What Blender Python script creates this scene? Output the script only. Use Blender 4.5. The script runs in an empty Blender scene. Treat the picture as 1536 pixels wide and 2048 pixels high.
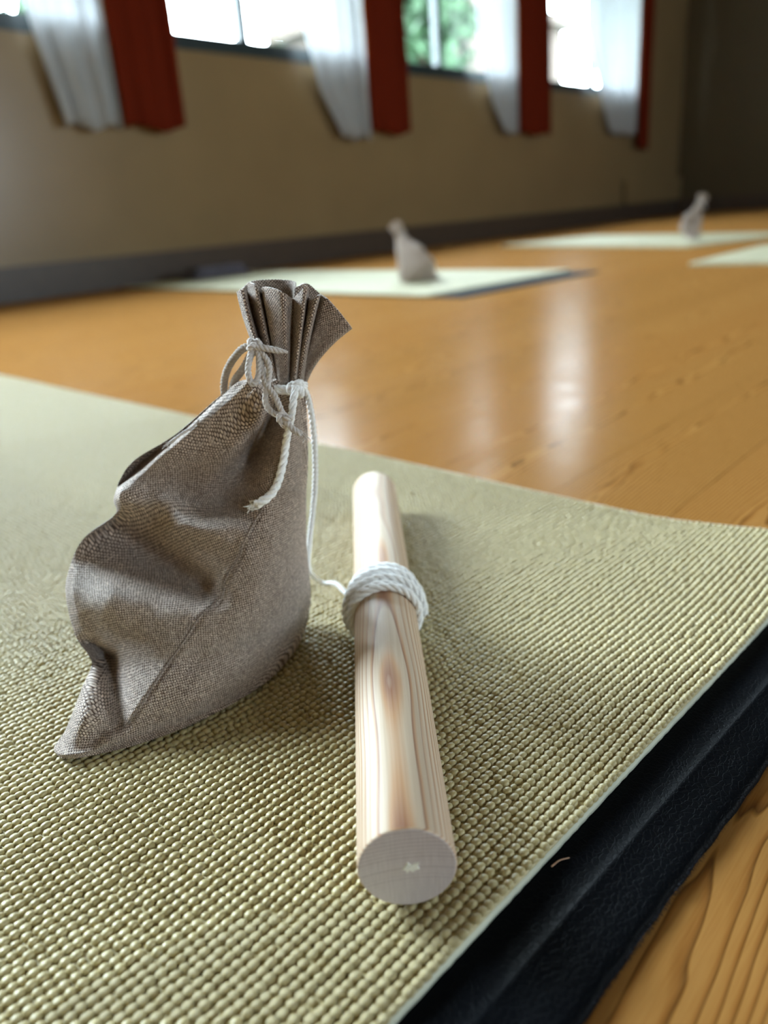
import bpy, bmesh, math, random
import numpy as np
from mathutils import Matrix, Vector

random.seed(7)
rng = np.random.default_rng(11)
scene = bpy.context.scene
COL = scene.collection

# ------------------------------------------------------------------ camera
F_PX = 1540.0
HORIZON_SLOPE, HORIZON_Y0, CAM_H = 0.081, 490.0, 0.192
_roll = math.atan(HORIZON_SLOPE)
_pitch = math.atan((HORIZON_SLOPE * 768 + 1024 - HORIZON_Y0) / math.hypot(1, HORIZON_SLOPE) / F_PX)
_fw = Vector((0, math.cos(_pitch), -math.sin(_pitch)))
_up0 = Vector((0, math.sin(_pitch), math.cos(_pitch)))
_rt0 = Vector((1, 0, 0))
_rt = _rt0 * math.cos(_roll) - _up0 * math.sin(_roll)
_up = _rt0 * math.sin(_roll) + _up0 * math.cos(_roll)
cam_data = bpy.data.cameras.new('camera')
cam_data.sensor_fit = 'VERTICAL'
cam_data.sensor_height = 36.0
cam_data.sensor_width = 27.0
cam_data.lens = F_PX / 2048.0 * 36.0
cam_data.clip_start = 0.01
cam_data.dof.use_dof = True
cam_data.dof.focus_distance = 0.283
cam_data.dof.aperture_fstop = cam_data.lens / 4.2
cam = bpy.data.objects.new('camera', cam_data)
COL.objects.link(cam)
_m = Matrix((_rt, _up, -_fw)).transposed().to_4x4()
_m.translation = Vector((0, 0, CAM_H))
cam.matrix_world = _m
scene.camera = cam

# ------------------------------------------------------------------ world, exposure
world = bpy.data.worlds.new('overcast_sky')
scene.world = world
world.use_nodes = True
bg = world.node_tree.nodes['Background']
bg.inputs['Color'].default_value = (0.76, 0.88, 1.0, 1)
bg.inputs['Strength'].default_value = 55.0
scene.view_settings.view_transform = 'Standard'
scene.view_settings.look = 'None'
scene.view_settings.exposure = 0.42
scene.view_settings.gamma = 1.0
scene.view_settings.use_curve_mapping = False
scene.cycles.use_denoising = True
scene.cycles.max_bounces = 10
scene.cycles.diffuse_bounces = 6

# room frame: s runs along the window wall, n towards it
AZ = math.radians(47.0)
WX, WY = math.cos(AZ), math.sin(AZ)
S0 = 2.566
FLOOR_Z = -0.0092
N_WALL, N_FRONT, S_LEFT, S_RIGHT, CEIL = 2.967, -3.5, -4.5, 4.8, 2.7


def RW(s, n, z=0.0):
    return ((s + S0) * WX - n * WY, (s + S0) * WY + n * WX, z)


WINDOWS = [(-3.75, -2.3), (-1.3, -0.70), (-0.42, 0.76), (1.06, 2.20), (2.56, 3.90)]  # first window is unseen, added to set the shadow direction
SILL = 0.89
HEADS = [2.5, 1.9, 1.8, 1.75, 1.75]
HEAD = max(HEADS)
# windows of the end wall on the left, outside the frame (spans along n)
END_WINDOWS = []
END_SILL, END_HEAD = 0.9, 2.0
# unseen windows added behind the viewer for fill and wall sheen (spans along s)
FILL_WINDOWS = [(-2.85, -2.45), (0.15, 1.05)]
FRONT_SILL, FRONT_HEAD = 0.7, 1.65


def portal(centre, inward, width, height):
    ld = bpy.data.lights.new('window_portal', 'AREA')
    ld.shape = 'RECTANGLE'
    ld.size, ld.size_y = width, height
    ld.cycles.is_portal = True
    lo = bpy.data.objects.new('window_portal', ld)
    COL.objects.link(lo)
    z_ax = -Vector(inward)               # a light shines along its -z
    x_ax = Vector((0, 0, 1)).cross(z_ax)
    y_ax = z_ax.cross(x_ax)
    mm = Matrix((x_ax, y_ax, z_ax)).transposed().to_4x4()
    mm.translation = Vector(centre)
    lo.matrix_world = mm


for (a, b), hd in zip(WINDOWS, HEADS):
    portal(RW((a + b) / 2, N_WALL + 0.05, (SILL + hd) / 2), (WY, -WX, 0), b - a, hd - SILL)
for (a, b) in END_WINDOWS:
    portal(RW(S_LEFT - 0.05, (a + b) / 2, (END_SILL + END_HEAD) / 2), (WX, WY, 0), b - a, END_HEAD - END_SILL)
for (a, b) in FILL_WINDOWS:
    portal(RW((a + b) / 2, N_FRONT - 0.05, (FRONT_SILL + FRONT_HEAD) / 2), (-WY, WX, 0), b - a, FRONT_HEAD - FRONT_SILL)

# ------------------------------------------------------------------ node helpers


class NT:
    def __init__(self, name):
        self.mat = bpy.data.materials.new(name)
        self.mat.use_nodes = True
        self.t = self.mat.node_tree
        for n in list(self.t.nodes):
            self.t.nodes.remove(n)
        self.out = self.t.nodes.new('ShaderNodeOutputMaterial')

    def node(self, kind, **kw):
        n = self.t.nodes.new('ShaderNode' + kind)
        for k, v in kw.items():
            setattr(n, k, v)
        return n

    def put(self, sock, val):
        if val is None:
            return
        if isinstance(val, bpy.types.NodeSocket):
            self.t.links.new(val, sock)
        else:
            if isinstance(val, tuple) and len(val) == 3 and sock.type == 'RGBA':
                val = (*val, 1)
            sock.default_value = val

    def math(self, op, a, b=None, c=None):
        n = self.node('Math', operation=op)
        for i, v in enumerate((a, b, c)):
            self.put(n.inputs[i], v)
        return n.outputs[0]

    def sep(self, v):
        n = self.node('SeparateXYZ')
        self.put(n.inputs[0], v)
        return n.outputs[0], n.outputs[1], n.outputs[2]

    def comb(self, x, y, z):
        n = self.node('CombineXYZ')
        for i, v in enumerate((x, y, z)):
            self.put(n.inputs[i], v)
        return n.outputs[0]

    def vmath(self, op, a, b=None):
        n = self.node('VectorMath', operation=op)
        self.put(n.inputs[0], a)
        if b is not None:
            self.put(n.inputs[1], b)
        return n.outputs[0]

    def noise(self, vec=None, scale=5.0, detail=2.0, rough=0.5):
        n = self.node('TexNoise')
        self.put(n.inputs['Vector'], vec)
        n.inputs['Scale'].default_value = scale
        n.inputs['Detail'].default_value = detail
        n.inputs['Roughness'].default_value = rough
        return n.outputs[0]

    def ramp(self, fac, stops, interp='LINEAR'):
        n = self.node('ValToRGB')
        cr = n.color_ramp
        cr.interpolation = interp
        while len(cr.elements) < len(stops):
            cr.elements.new(0.5)
        for e, (p, c) in zip(cr.elements, stops):
            e.position = p
            e.color = (*c, 1) if len(c) == 3 else c
        self.put(n.inputs[0], fac)
        return n.outputs[0]

    def mix(self, fac, a, b, blend='MIX'):
        n = self.node('Mix', data_type='RGBA', blend_type=blend)
        self.put(n.inputs[0], fac)
        self.put(n.inputs[6], a)
        self.put(n.inputs[7], b)
        return n.outputs[2]

    def bump(self, height, dist=0.001, strength=1.0, normal=None):
        n = self.node('Bump')
        n.inputs['Distance'].default_value = dist
        n.inputs['Strength'].default_value = strength
        self.put(n.inputs['Height'], height)
        self.put(n.inputs['Normal'], normal)
        return n.outputs[0]

    def coord(self, which='Object'):
        return self.node('TexCoord').outputs[which]

    def principled(self, color, rough=0.5, spec=0.5, normal=None, **extra):
        n = self.node('BsdfPrincipled')
        self.put(n.inputs['Base Color'], color)
        self.put(n.inputs['Roughness'], rough)
        n.inputs['Specular IOR Level'].default_value = spec
        self.put(n.inputs['Normal'], normal)
        for k, v in extra.items():
            self.put(n.inputs[k.replace('_', ' ')], v)
        return n.outputs[0]

    def done(self, shader):
        self.t.links.new(shader, self.out.inputs[0])
        return self.mat


def plain(name, color, rough=0.6, spec=0.4, noise_amt=0.12, noise_scale=30.0):
    m = NT(name)
    f = m.noise(m.coord(), noise_scale, 3)
    dark = tuple(c * (1 - noise_amt) for c in color)
    lite = tuple(min(1, c * (1 + noise_amt)) for c in color)
    col = m.ramp(f, [(0.3, dark), (0.7, lite)])
    return m.done(m.principled(col, rough, spec))


def mat_floor():
    m = NT('varnished_pine')
    info = m.node('ObjectInfo')
    rnd = info.outputs['Random']
    x, y, z = m.sep(m.coord())
    off = m.math('MULTIPLY', rnd, 37.0)
    vec = m.comb(m.math('ADD', m.math('MULTIPLY', x, 1.6), off), m.math('MULTIPLY', y, 5.0), off)
    n1 = m.noise(vec, 1.0, 2)
    vec2 = m.comb(m.math('ADD', m.math('MULTIPLY', x, 6.0), off), m.math('MULTIPLY', y, 30.0), off)
    n2 = m.noise(vec2, 1.0, 3)
    yy = m.math('ADD', m.math('ADD', y, m.math('MULTIPLY', m.math('SUBTRACT', rnd, 0.5), 0.05)),
                m.math('MULTIPLY', m.math('SUBTRACT', n1, 0.5), 0.075))
    zz = m.math('ADD', 0.012, m.math('MULTIPLY', m.math('SUBTRACT', n2, 0.5), 0.02))
    r = m.math('SQRT', m.math('ADD', m.math('MULTIPLY', yy, yy), m.math('MULTIPLY', zz, zz)))
    ring = m.math('FRACT', m.math('MULTIPLY', r, 360.0))
    fib = m.noise(m.comb(m.math('MULTIPLY', x, 60.0), m.math('MULTIPLY', y, 1400.0), off), 1.0, 2)
    col = m.ramp(ring, [(0.0, (0.34, 0.165, 0.046)), (0.55, (0.31, 0.142, 0.036)), (0.78, (0.21, 0.08, 0.016)),
                        (0.92, (0.055, 0.015, 0.003)), (1.0, (0.33, 0.155, 0.036))])
    col = m.mix(0.22, col, m.ramp(fib, [(0.3, (0.27, 0.12, 0.028)), (0.7, (0.44, 0.23, 0.07))]))
    tone = m.ramp(rnd, [(0.0, (0.93, 0.92, 0.90)), (0.5, (1.0, 1.0, 1.0)), (1.0, (0.97, 0.94, 0.91))])
    col = m.mix(1.0, col, tone, 'MULTIPLY')
    wob = m.noise(m.coord(), 55.0, 2)
    nrm = m.bump(m.math('ADD', m.math('MULTIPLY', wob, 0.6), m.math('MULTIPLY', fib, 0.15)), 0.0004, 0.35)
    rough = m.math('ADD', 0.14, m.math('MULTIPLY', m.noise(m.coord(), 18.0, 3), 0.16))
    df = m.node('BsdfDiffuse')
    m.put(df.inputs['Color'], col)
    m.put(df.inputs['Normal'], nrm)
    gl = m.node('BsdfGlossy')
    m.put(gl.inputs['Roughness'], rough)
    m.put(gl.inputs['Normal'], nrm)
    lw = m.node('LayerWeight')
    lw.inputs['Blend'].default_value = 0.5
    mx = m.node('MixShader')
    m.put(mx.inputs[0], m.math('ADD', 0.005, m.math('MULTIPLY', lw.outputs['Facing'], 0.04)))
    m.t.links.new(df.outputs[0], mx.inputs[1])
    m.t.links.new(gl.outputs[0], mx.inputs[2])
    return m.done(mx.outputs[0])


def mat_dowel():
    m = NT('bare_pine_dowel')
    x, y, z = m.sep(m.coord())
    slow = m.noise(m.comb(m.math('MULTIPLY', x, 14.0), m.math('MULTIPLY', y, 9.0), 3.7), 1.0, 1.5)
    fine = m.noise(m.comb(m.math('MULTIPLY', x, 160.0), m.math('MULTIPLY', y, 14.0), m.math('MULTIPLY', z, 160.0)), 1.0, 2)
    cx = m.math('ADD', m.math('SUBTRACT', x, 0.0008), m.math('MULTIPLY', y, 0.014))
    cz = m.math('ADD', m.math('ADD', z, 0.052), m.math('MULTIPLY', y, -0.0065))
    r = m.math('SQRT', m.math('ADD', m.math('MULTIPLY', cx, cx), m.math('MULTIPLY', cz, cz)))
    r = m.math('ADD', r, m.math('MULTIPLY', m.math('SUBTRACT', slow, 0.5), 0.0034))
    r = m.math('ADD', r, m.math('MULTIPLY', m.math('SUBTRACT', fine, 0.5), 0.00035))
    isl = m.math('EXPONENT', m.math('MULTIPLY', m.math('POWER', m.math('ABSOLUTE', m.math('DIVIDE', m.math('SUBTRACT', y, 0.084), 0.034)), 2.0), -1.0))
    r = m.math('ADD', r, m.math('MULTIPLY', isl, 0.00055))
    k = m.math('MULTIPLY', r, 760.0)
    ring = m.math('FRACT', k)
    idn = m.noise(m.comb(m.math('FLOOR', k), 0.37, 0.11), 2.3, 0)
    body = m.ramp(ring, [(0.0, (0.62, 0.50, 0.38)), (0.48, (0.60, 0.47, 0.34)), (0.72, (0.50, 0.27, 0.135)),
                         (0.90, (0.25, 0.085, 0.038)), (1.0, (0.62, 0.50, 0.38))])
    pale = (0.62, 0.50, 0.38)
    body = m.mix(m.ramp(idn, [(0.40, (0.0, 0.0, 0.0)), (0.66, (0.55, 0.55, 0.55))]), body, pale)
    streak = m.noise(m.comb(m.math('MULTIPLY', x, 900.0), m.math('MULTIPLY', y, 12.0), m.math('MULTIPLY', z, 900.0)), 1.0, 2)
    body = m.mix(0.18, body, m.ramp(streak, [(0.35, (0.5, 0.35, 0.22)), (0.65, (0.80, 0.70, 0.57))]))
    # cut end: grey-violet, the same rings thinner
    endc = m.ramp(ring, [(0.0, (0.60, 0.545, 0.55)), (0.6, (0.585, 0.53, 0.535)), (0.88, (0.33, 0.27, 0.29)), (1.0, (0.60, 0.545, 0.55))])
    endc = m.mix(m.ramp(m.math('ADD', idn, m.math('MULTIPLY', z, -14.0)), [(0.30, (0.0, 0.0, 0.0)), (0.62, (0.9, 0.9, 0.9))]), endc, (0.60, 0.545, 0.55))
    ray = m.noise(m.comb(m.math('MULTIPLY', x, 1500.0), 0.0, m.math('MULTIPLY', z, 120.0)), 1.0, 2)
    endc = m.mix(0.22, endc, m.ramp(ray, [(0.35, (0.47, 0.42, 0.44)), (0.65, (0.72, 0.67, 0.68))]))
    nx, ny, nz = m.sep(m.coord('Normal'))
    isend = m.math('GREATER_THAN', m.math('ABSOLUTE', ny), 0.8)
    col = m.mix(isend, body, endc)
    nrm = m.bump(m.math('ADD', streak, m.math('MULTIPLY', ring, 0.3)), 0.00012, 0.6)
    return m.done(m.principled(col, 0.48, 0.35, nrm))


def mat_weave(name, light, dark):
    m = NT(name)
    u, v, _ = m.sep(m.coord('UV'))
    # slight irregularity of the thread spacing
    w1 = m.noise(m.comb(u, v, 0.0), 0.22, 2)
    u = m.math('ADD', u, m.math('MULTIPLY', w1, 1.2))
    w2 = m.noise(m.comb(u, v, 9.0), 0.25, 2)
    v = m.math('ADD', v, m.math('MULTIPLY', w2, 1.2))
    iu, iv = m.math('FLOOR', u), m.math('FLOOR', v)
    fu = m.math('SUBTRACT', m.math('FRACT', u), 0.5)
    fv = m.math('SUBTRACT', m.math('FRACT', v), 0.5)
    pu = m.math('SUBTRACT', 1.0, m.math('MULTIPLY', m.math('MULTIPLY', fu, fu), 4.0))
    pv = m.math('SUBTRACT', 1.0, m.math('MULTIPLY', m.math('MULTIPLY', fv, fv), 4.0))
    cv = m.math('COSINE', m.math('MULTIPLY', m.math('ADD', m.math('SUBTRACT', v, 0.5), iu), math.pi))
    cu = m.math('COSINE', m.math('MULTIPLY', m.math('ADD', m.math('SUBTRACT', u, 0.5), iv), math.pi))
    h1 = m.math('MULTIPLY', pu, m.math('ADD', 0.55, m.math('MULTIPLY', cv, 0.45)))
    h2 = m.math('MULTIPLY', pv, m.math('SUBTRACT', 0.55, m.math('MULTIPLY', cu, 0.45)))
    h = m.math('MAXIMUM', h1, h2)
    over = m.math('GREATER_THAN', h1, h2)
    n1 = m.noise(m.comb(m.math('MULTIPLY', iu, 7.31), m.math('MULTIPLY', v, 0.35), 1.0), 1.0, 2)
    n2 = m.noise(m.comb(m.math('MULTIPLY', u, 0.35), m.math('MULTIPLY', iv, 5.77), 5.0), 1.0, 2)
    mid = tuple((a + b) / 2 for a, b in zip(light, dark))
    c1 = m.ramp(n1, [(0.30, mid), (0.52, light), (0.72, tuple(min(1, c * 1.35) for c in light))])
    c2 = m.ramp(n2, [(0.32, tuple(c * 0.7 for c in dark)), (0.5, dark), (0.66, mid), (0.75, light)])
    col = m.mix(over, c2, c1)
    gap_shade = m.ramp(h, [(0.10, (1, 1, 1)), (0.42, (0, 0, 0))])  # gaps between threads darkened, their shade put into the colour
    col = m.mix(gap_shade, col, tuple(c * 0.3 for c in dark))
    fib = m.noise(m.comb(m.math('MULTIPLY', u, 6.0), m.math('MULTIPLY', v, 6.0), 0.0), 1.0, 2)
    nrm = m.bump(m.math('ADD', h, m.math('MULTIPLY', fib, 0.25)), 0.0005, 0.9)
    rough = 0.5
    return m.done(m.principled(col, rough, 0.5, nrm, Sheen_Weight=0.15, Sheen_Roughness=0.4))


def mat_cotton(name, color):
    m = NT(name)
    f = m.noise(m.coord(), 900.0, 3, 0.6)
    col = m.ramp(f, [(0.3, tuple(c * 0.86 for c in color)), (0.7, tuple(min(1, c * 1.08) for c in color))])
    nrm = m.bump(f, 0.0005, 0.7)
    return m.done(m.principled(col, 0.85, 0.2, nrm, Sheen_Weight=0.3))


def mat_pvc(name, color):
    m = NT(name)
    f = m.noise(m.coord('Object'), 240.0, 3, 0.6)
    g = m.noise(m.coord('Object'), 9.0, 2)
    col = m.ramp(f, [(0.3, tuple(c * 0.90 for c in color)), (0.7, tuple(min(1, c * 1.08) for c in color))])
    col = m.mix(m.math('MULTIPLY', g, 0.25), col, tuple(c * 0.86 for c in color))
    nrm = m.bump(m.noise(m.coord('Object'), 1700.0, 2), 0.00012, 0.5)
    return m.done(m.principled(col, 0.46, 0.75, nrm, Sheen_Weight=0.3, Sheen_Roughness=0.35))


def mat_leather():
    m = NT('black_leatherette')
    x, y, z = m.sep(m.coord())
    warp = m.noise(m.coord(), 90.0, 3)
    vv = m.comb(m.math('ADD', m.math('MULTIPLY', x, 560.0), m.math('MULTIPLY', warp, 4.0)), m.math('MULTIPLY', y, 420.0), 0.0)
    vo = m.node('TexVoronoi', feature='DISTANCE_TO_EDGE')
    m.put(vo.inputs['Vector'], vv)
    vo.inputs['Scale'].default_value = 1.0
    crack = m.ramp(vo.outputs['Distance'], [(0.0, (0, 0, 0)), (0.09, (1, 1, 1))])
    fine = m.noise(m.coord(), 1400.0, 2)
    nrm = m.bump(m.math('ADD', m.math('MULTIPLY', crack, 0.7), m.math('MULTIPLY', fine, 0.5)), 0.00016, 0.7)
    return m.done(m.principled((0.0014, 0.0019, 0.003), 0.5, 0.05, nrm))


def mat_cloth(name, color, translucent):
    m = NT(name)
    x, y, z = m.sep(m.coord())
    f = m.noise(m.coord(), 25.0, 2)
    col = m.ramp(f, [(0.3, tuple(c * 0.94 for c in color)), (0.7, color)])
    d = m.node('BsdfDiffuse')
    m.put(d.inputs[0], col)
    t = m.node('BsdfTranslucent')
    m.put(t.inputs[0], col)
    mx = m.node('MixShader')
    mx.inputs[0].default_value = translucent
    m.t.links.new(d.outputs[0], mx.inputs[1])
    m.t.links.new(t.outputs[0], mx.inputs[2])
    return m.done(mx.outputs[0])


def mat_glass():
    m = NT('window_glass')
    t = m.node('BsdfTransparent')
    t.inputs[0].default_value = (0.93, 0.96, 0.95, 1)
    g = m.node('BsdfGlossy')
    g.inputs['Roughness'].default_value = 0.02
    fr = m.node('Fresnel')
    fr.inputs[0].default_value = 1.45
    mx = m.node('MixShader')
    geo = m.node('NewGeometry')
    m.put(mx.inputs[0], m.math('MULTIPLY', fr.outputs[0], m.math('SUBTRACT', 1.0, geo.outputs['Backfacing'])))
    m.t.links.new(t.outputs[0], mx.inputs[1])
    m.t.links.new(g.outputs[0], mx.inputs[2])
    return m.done(mx.outputs[0])


def mat_wall(name, color, rough=0.45):
    m = NT(name)
    f = m.noise(m.coord(), 3.0, 3)
    col = m.ramp(f, [(0.3, tuple(c * 0.93 for c in color)), (0.7, tuple(c * 1.05 for c in color))])
    nrm = m.bump(m.noise(m.coord(), 160.0, 2), 0.0006, 0.4)
    return m.done(m.principled(col, rough, 0.4, nrm))


M_FLOOR = mat_floor()
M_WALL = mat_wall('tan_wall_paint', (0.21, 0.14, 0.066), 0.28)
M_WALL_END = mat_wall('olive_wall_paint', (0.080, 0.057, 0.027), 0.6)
M_CEIL = mat_wall('ceiling_paint', (0.26, 0.21, 0.16), 0.8)
M_BASE = plain('dark_wood_baseboard', (0.06, 0.04, 0.028), 0.4)
M_FRAME = plain('dark_aluminium', (0.020, 0.030, 0.032), 0.35)
M_GLASS = mat_glass()
M_WHITE_C = mat_cloth('white_curtain_cloth', (0.56, 0.57, 0.58), 0.5)
M_RED_C = mat_cloth('red_curtain_cloth', (0.12, 0.015, 0.006), 0.08)
M_MAT = mat_pvc('green_pvc', (0.44, 0.362, 0.172))
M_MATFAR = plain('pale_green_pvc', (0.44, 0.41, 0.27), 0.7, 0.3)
M_MATEDGE = plain('pale_cut_edge', (0.55, 0.56, 0.45), 0.6)
M_LEATHER = mat_leather()
M_FUZZ = plain('black_felt', (0.012, 0.013, 0.018), 0.9, 0.2)
M_DOWEL = mat_dowel()
M_WEAVE = mat_weave('taupe_linen_weave', (0.68, 0.55, 0.46), (0.10, 0.050, 0.030))
M_CORD = mat_cotton('white_cotton', (0.93, 0.93, 0.93))
M_STRING = mat_cotton('ecru_cotton', (0.60, 0.555, 0.53))
M_STRING_SHADE = mat_cotton('ecru_cotton_shaded', (0.36, 0.31, 0.265))  # ecru string darkened, shadow on the loops put into the colour
M_SEAM = mat_cotton('seam_thread', (0.20, 0.15, 0.12))
M_LAWN = plain('lawn', (0.05, 0.08, 0.03), 0.9, 0.1, 0.3, 4.0)
M_LEAF = plain('foliage', (0.012, 0.026, 0.012), 0.7, 0.1, 0.35, 6.0)
M_BARK = plain('bark', (0.16, 0.11, 0.08), 0.9, 0.1)
M_RENDER = plain('pale_render', (0.030, 0.022, 0.017), 0.8, 0.1)
M_PLUG = plain('white_filler', (0.86, 0.88, 0.82), 0.7, 0.2, 0.06, 900.0)
M_SPLINT = plain('wood_splinter', (0.50, 0.30, 0.20), 0.6, 0.3)
M_GREYCLOTH = plain('dark_grey_cloth', (0.10, 0.09, 0.11), 0.9, 0.1)

# ------------------------------------------------------------------ mesh helpers


def tag(o, label=None, cat=None, group=None, kind=None):
    if label:
        o['label'] = label
    if cat:
        o['category'] = cat
    if group:
        o['group'] = group
    if kind:
        o['kind'] = kind
    return o


def link(name, mesh, mat=None, parent=None, smooth=False):
    o = bpy.data.objects.new(name, mesh)
    COL.objects.link(o)
    if mat is not None and not mesh.materials:
        mesh.materials.append(mat)
    if smooth:
        mesh.polygons.foreach_set('use_smooth', [True] * len(mesh.polygons))
    if parent is not None:
        o.parent = parent
    return o


def empty(name, loc=(0, 0, 0), rz=0.0):
    o = bpy.data.objects.new(name, None)
    COL.objects.link(o)
    o.location = loc
    o.rotation_euler = (0, 0, rz)
    o.empty_display_size = 0.05
    return o


def mesh_from(name, verts, faces):
    me = bpy.data.meshes.new(name)
    me.from_pydata([tuple(map(float, v)) for v in verts], [], [tuple(int(i) for i in f) for f in faces])
    me.update()
    return me


def np_mesh(name, V, Fq):
    """fast mesh from a vertex array and an array of quads or triangles"""
    me = bpy.data.meshes.new(name)
    k = Fq.shape[1]
    me.vertices.add(len(V))
    me.vertices.foreach_set('co', V.astype(np.float32).ravel())
    me.loops.add(Fq.size)
    me.loops.foreach_set('vertex_index', Fq.astype(np.int32).ravel())
    me.polygons.add(len(Fq))
    me.polygons.foreach_set('loop_start', np.arange(0, Fq.size, k, dtype=np.int32))
    me.polygons.foreach_set('loop_total', np.full(len(Fq), k, dtype=np.int32))
    me.update(calc_edges=True)
    me.validate()
    return me


class Boxes:
    """boxes laid out in the room frame (s, n, z)"""

    def __init__(self):
        self.v, self.f = [], []

    def box(self, s0, s1, n0, n1, z0, z1):
        b = len(self.v)
        for z in (z0, z1):
            for (s, n) in ((s0, n0), (s1, n0), (s1, n1), (s0, n1)):
                self.v.append(RW(s, n, z))
        for q in ((0, 3, 2, 1), (4, 5, 6, 7), (0, 1, 5, 4), (1, 2, 6, 5), (2, 3, 7, 6), (3, 0, 4, 7)):
            self.f.append(tuple(b + i for i in q))
        return self

    def build(self, name, mat, parent=None):
        return link(name, mesh_from(name, self.v, self.f), mat, parent)


def catmull(pts, n, closed=False):
    P = np.array(pts, float)
    m = len(P)
    if closed:
        ext = np.vstack([P[-1], P, P[0], P[1]])
        segs = m
    else:
        ext = np.vstack([2 * P[0] - P[1], P, 2 * P[-1] - P[-2]])
        segs = m - 1
    ts = np.linspace(0, segs, n, endpoint=not closed)
    out = []
    for t in ts:
        i = min(int(t), segs - 1)
        f = t - i
        p0, p1, p2, p3 = ext[i], ext[i + 1], ext[i + 2], ext[i + 3]
        out.append(0.5 * ((2 * p1) + (-p0 + p2) * f + (2 * p0 - 5 * p1 + 4 * p2 - p3) * f * f + (-p0 + 3 * p1 - 3 * p2 + p3) * f ** 3))
    return np.array(out)


def resample(P, step):
    d = np.r_[0, np.cumsum(np.linalg.norm(np.diff(P, axis=0), axis=1))]
    n = max(4, int(d[-1] / step))
    t = np.linspace(0, d[-1], n)
    return np.stack([np.interp(t, d, P[:, k]) for k in range(P.shape[1])], 1)


def frames(P):
    T = np.gradient(P, axis=0)
    T /= np.linalg.norm(T, axis=1)[:, None] + 1e-12
    N = np.zeros_like(P)
    a = np.array([0, 0, 1.0]) if abs(T[0, 2]) < 0.9 else np.array([1.0, 0, 0])
    n = np.cross(T[0], np.cross(a, T[0]))
    for i in range(len(P)):
        n = n - T[i] * (n @ T[i])
        n /= np.linalg.norm(n) + 1e-12
        N[i] = n
    return T, N, np.cross(T, N)


def tube_arrays(P, rad, seg=8, cap=True):
    P = np.asarray(P, float)
    rad = np.broadcast_to(rad, (len(P),))
    T, N, B = frames(P)
    ang = np.linspace(0, 2 * math.pi, seg, endpoint=False)
    V = (P[:, None, :] + rad[:, None, None] * (np.cos(ang)[None, :, None] * N[:, None, :] + np.sin(ang)[None, :, None] * B[:, None, :])).reshape(-1, 3)
    i = np.arange(len(P) - 1)[:, None] * seg
    j = np.arange(seg)[None, :]
    jn = (j + 1) % seg
    Fq = np.stack([i + j, i + jn, i + seg + jn, i + seg + j], -1).reshape(-1, 4)
    faces = [tuple(q) for q in Fq]
    if cap:
        faces.append(tuple(range(seg - 1, -1, -1)))
        faces.append(tuple(range((len(P) - 1) * seg, len(P) * seg)))
    return V, faces


def join_arrays(parts):
    V, Fs, b = [], [], 0
    for v, f in parts:
        V.append(v)
        Fs += [tuple(i + b for i in q) for q in f]
        b += len(v)
    return np.vstack(V), Fs


def rope_arrays(P, radius, pitch, strands=3, step=0.0006, seg=7, taper=None):
    """a twisted cord: plies wound round the path"""
    P = resample(np.asarray(P, float), step)
    T, N, B = frames(P)
    s = np.r_[0, np.cumsum(np.linalg.norm(np.diff(P, axis=0), axis=1))]
    parts = []
    scale = np.ones(len(P)) if taper is None else np.interp(s / s[-1], *taper)
    for k in range(strands):
        a = 2 * math.pi * (s / pitch + k / strands)
        off = radius * 0.50 * scale
        Q = P + off[:, None] * (np.cos(a)[:, None] * N + np.sin(a)[:, None] * B)
        parts.append(tube_arrays(Q, radius * 0.56 * scale, seg))
    return join_arrays(parts)


def rope(name, P, radius, pitch, mat, parent, extra=(), **kw):
    parts = [rope_arrays(P, radius, pitch, **kw)] + list(extra)
    V, Fs = join_arrays(parts)
    return link(name, mesh_from(name, V, Fs), mat, parent, smooth=True)


# ------------------------------------------------------------------ the room
floor = Boxes().box(S_LEFT, S_RIGHT, N_FRONT, N_WALL, FLOOR_Z - 0.12, FLOOR_Z - 0.018).build('floor', plain('subfloor', (0.08, 0.05, 0.03)))
tag(floor, 'orange varnished pine board floor of the room', None, None, 'structure')
PL_LEN, PL_ROWS = 3.1, 72
PL_W = (N_WALL - N_FRONT) / PL_ROWS


def plank_mesh(length):
    g, c, h = 0.00005, 0.00025, 0.018
    a, b = length / 2 - g, PL_W / 2 - g
    v = [(-a, -b, -h), (a, -b, -h), (a, b, -h), (-a, b, -h),
         (-a, -b, -c), (a, -b, -c), (a, b, -c), (-a, b, -c),
         (-a + c, -b + c, 0), (a - c, -b + c, 0), (a - c, b - c, 0), (-a + c, b - c, 0)]
    f = [(0, 3, 2, 1), (8, 9, 10, 11)]
    for k in range(4):
        n = (k + 1) % 4
        f += [(k, n, n + 4, k + 4), (k + 4, n + 4, n + 8, k + 8)]
    me = mesh_from('plank', v, f)
    me.materials.append(M_FLOOR)
    return me


pm_full, pm_half = plank_mesh(PL_LEN), plank_mesh(PL_LEN / 2)
for row in range(PL_ROWS):
    n = N_FRONT + (row + 0.5) * PL_W
    spans = [(0, 1, 0), (1, 1, 0), (2, 1, 0)] if row % 2 == 0 else [(0, .5, 1), (.5, 1, 0), (1.5, 1, 0), (2.5, .5, 1)]
    for st, ln, half in spans:
        o = link('plank', pm_half if half else pm_full, None, floor)
        o.location = RW(S_LEFT + (st + ln / 2) * PL_LEN, n, FLOOR_Z)
        o.rotation_euler = (0, 0, AZ)

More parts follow.
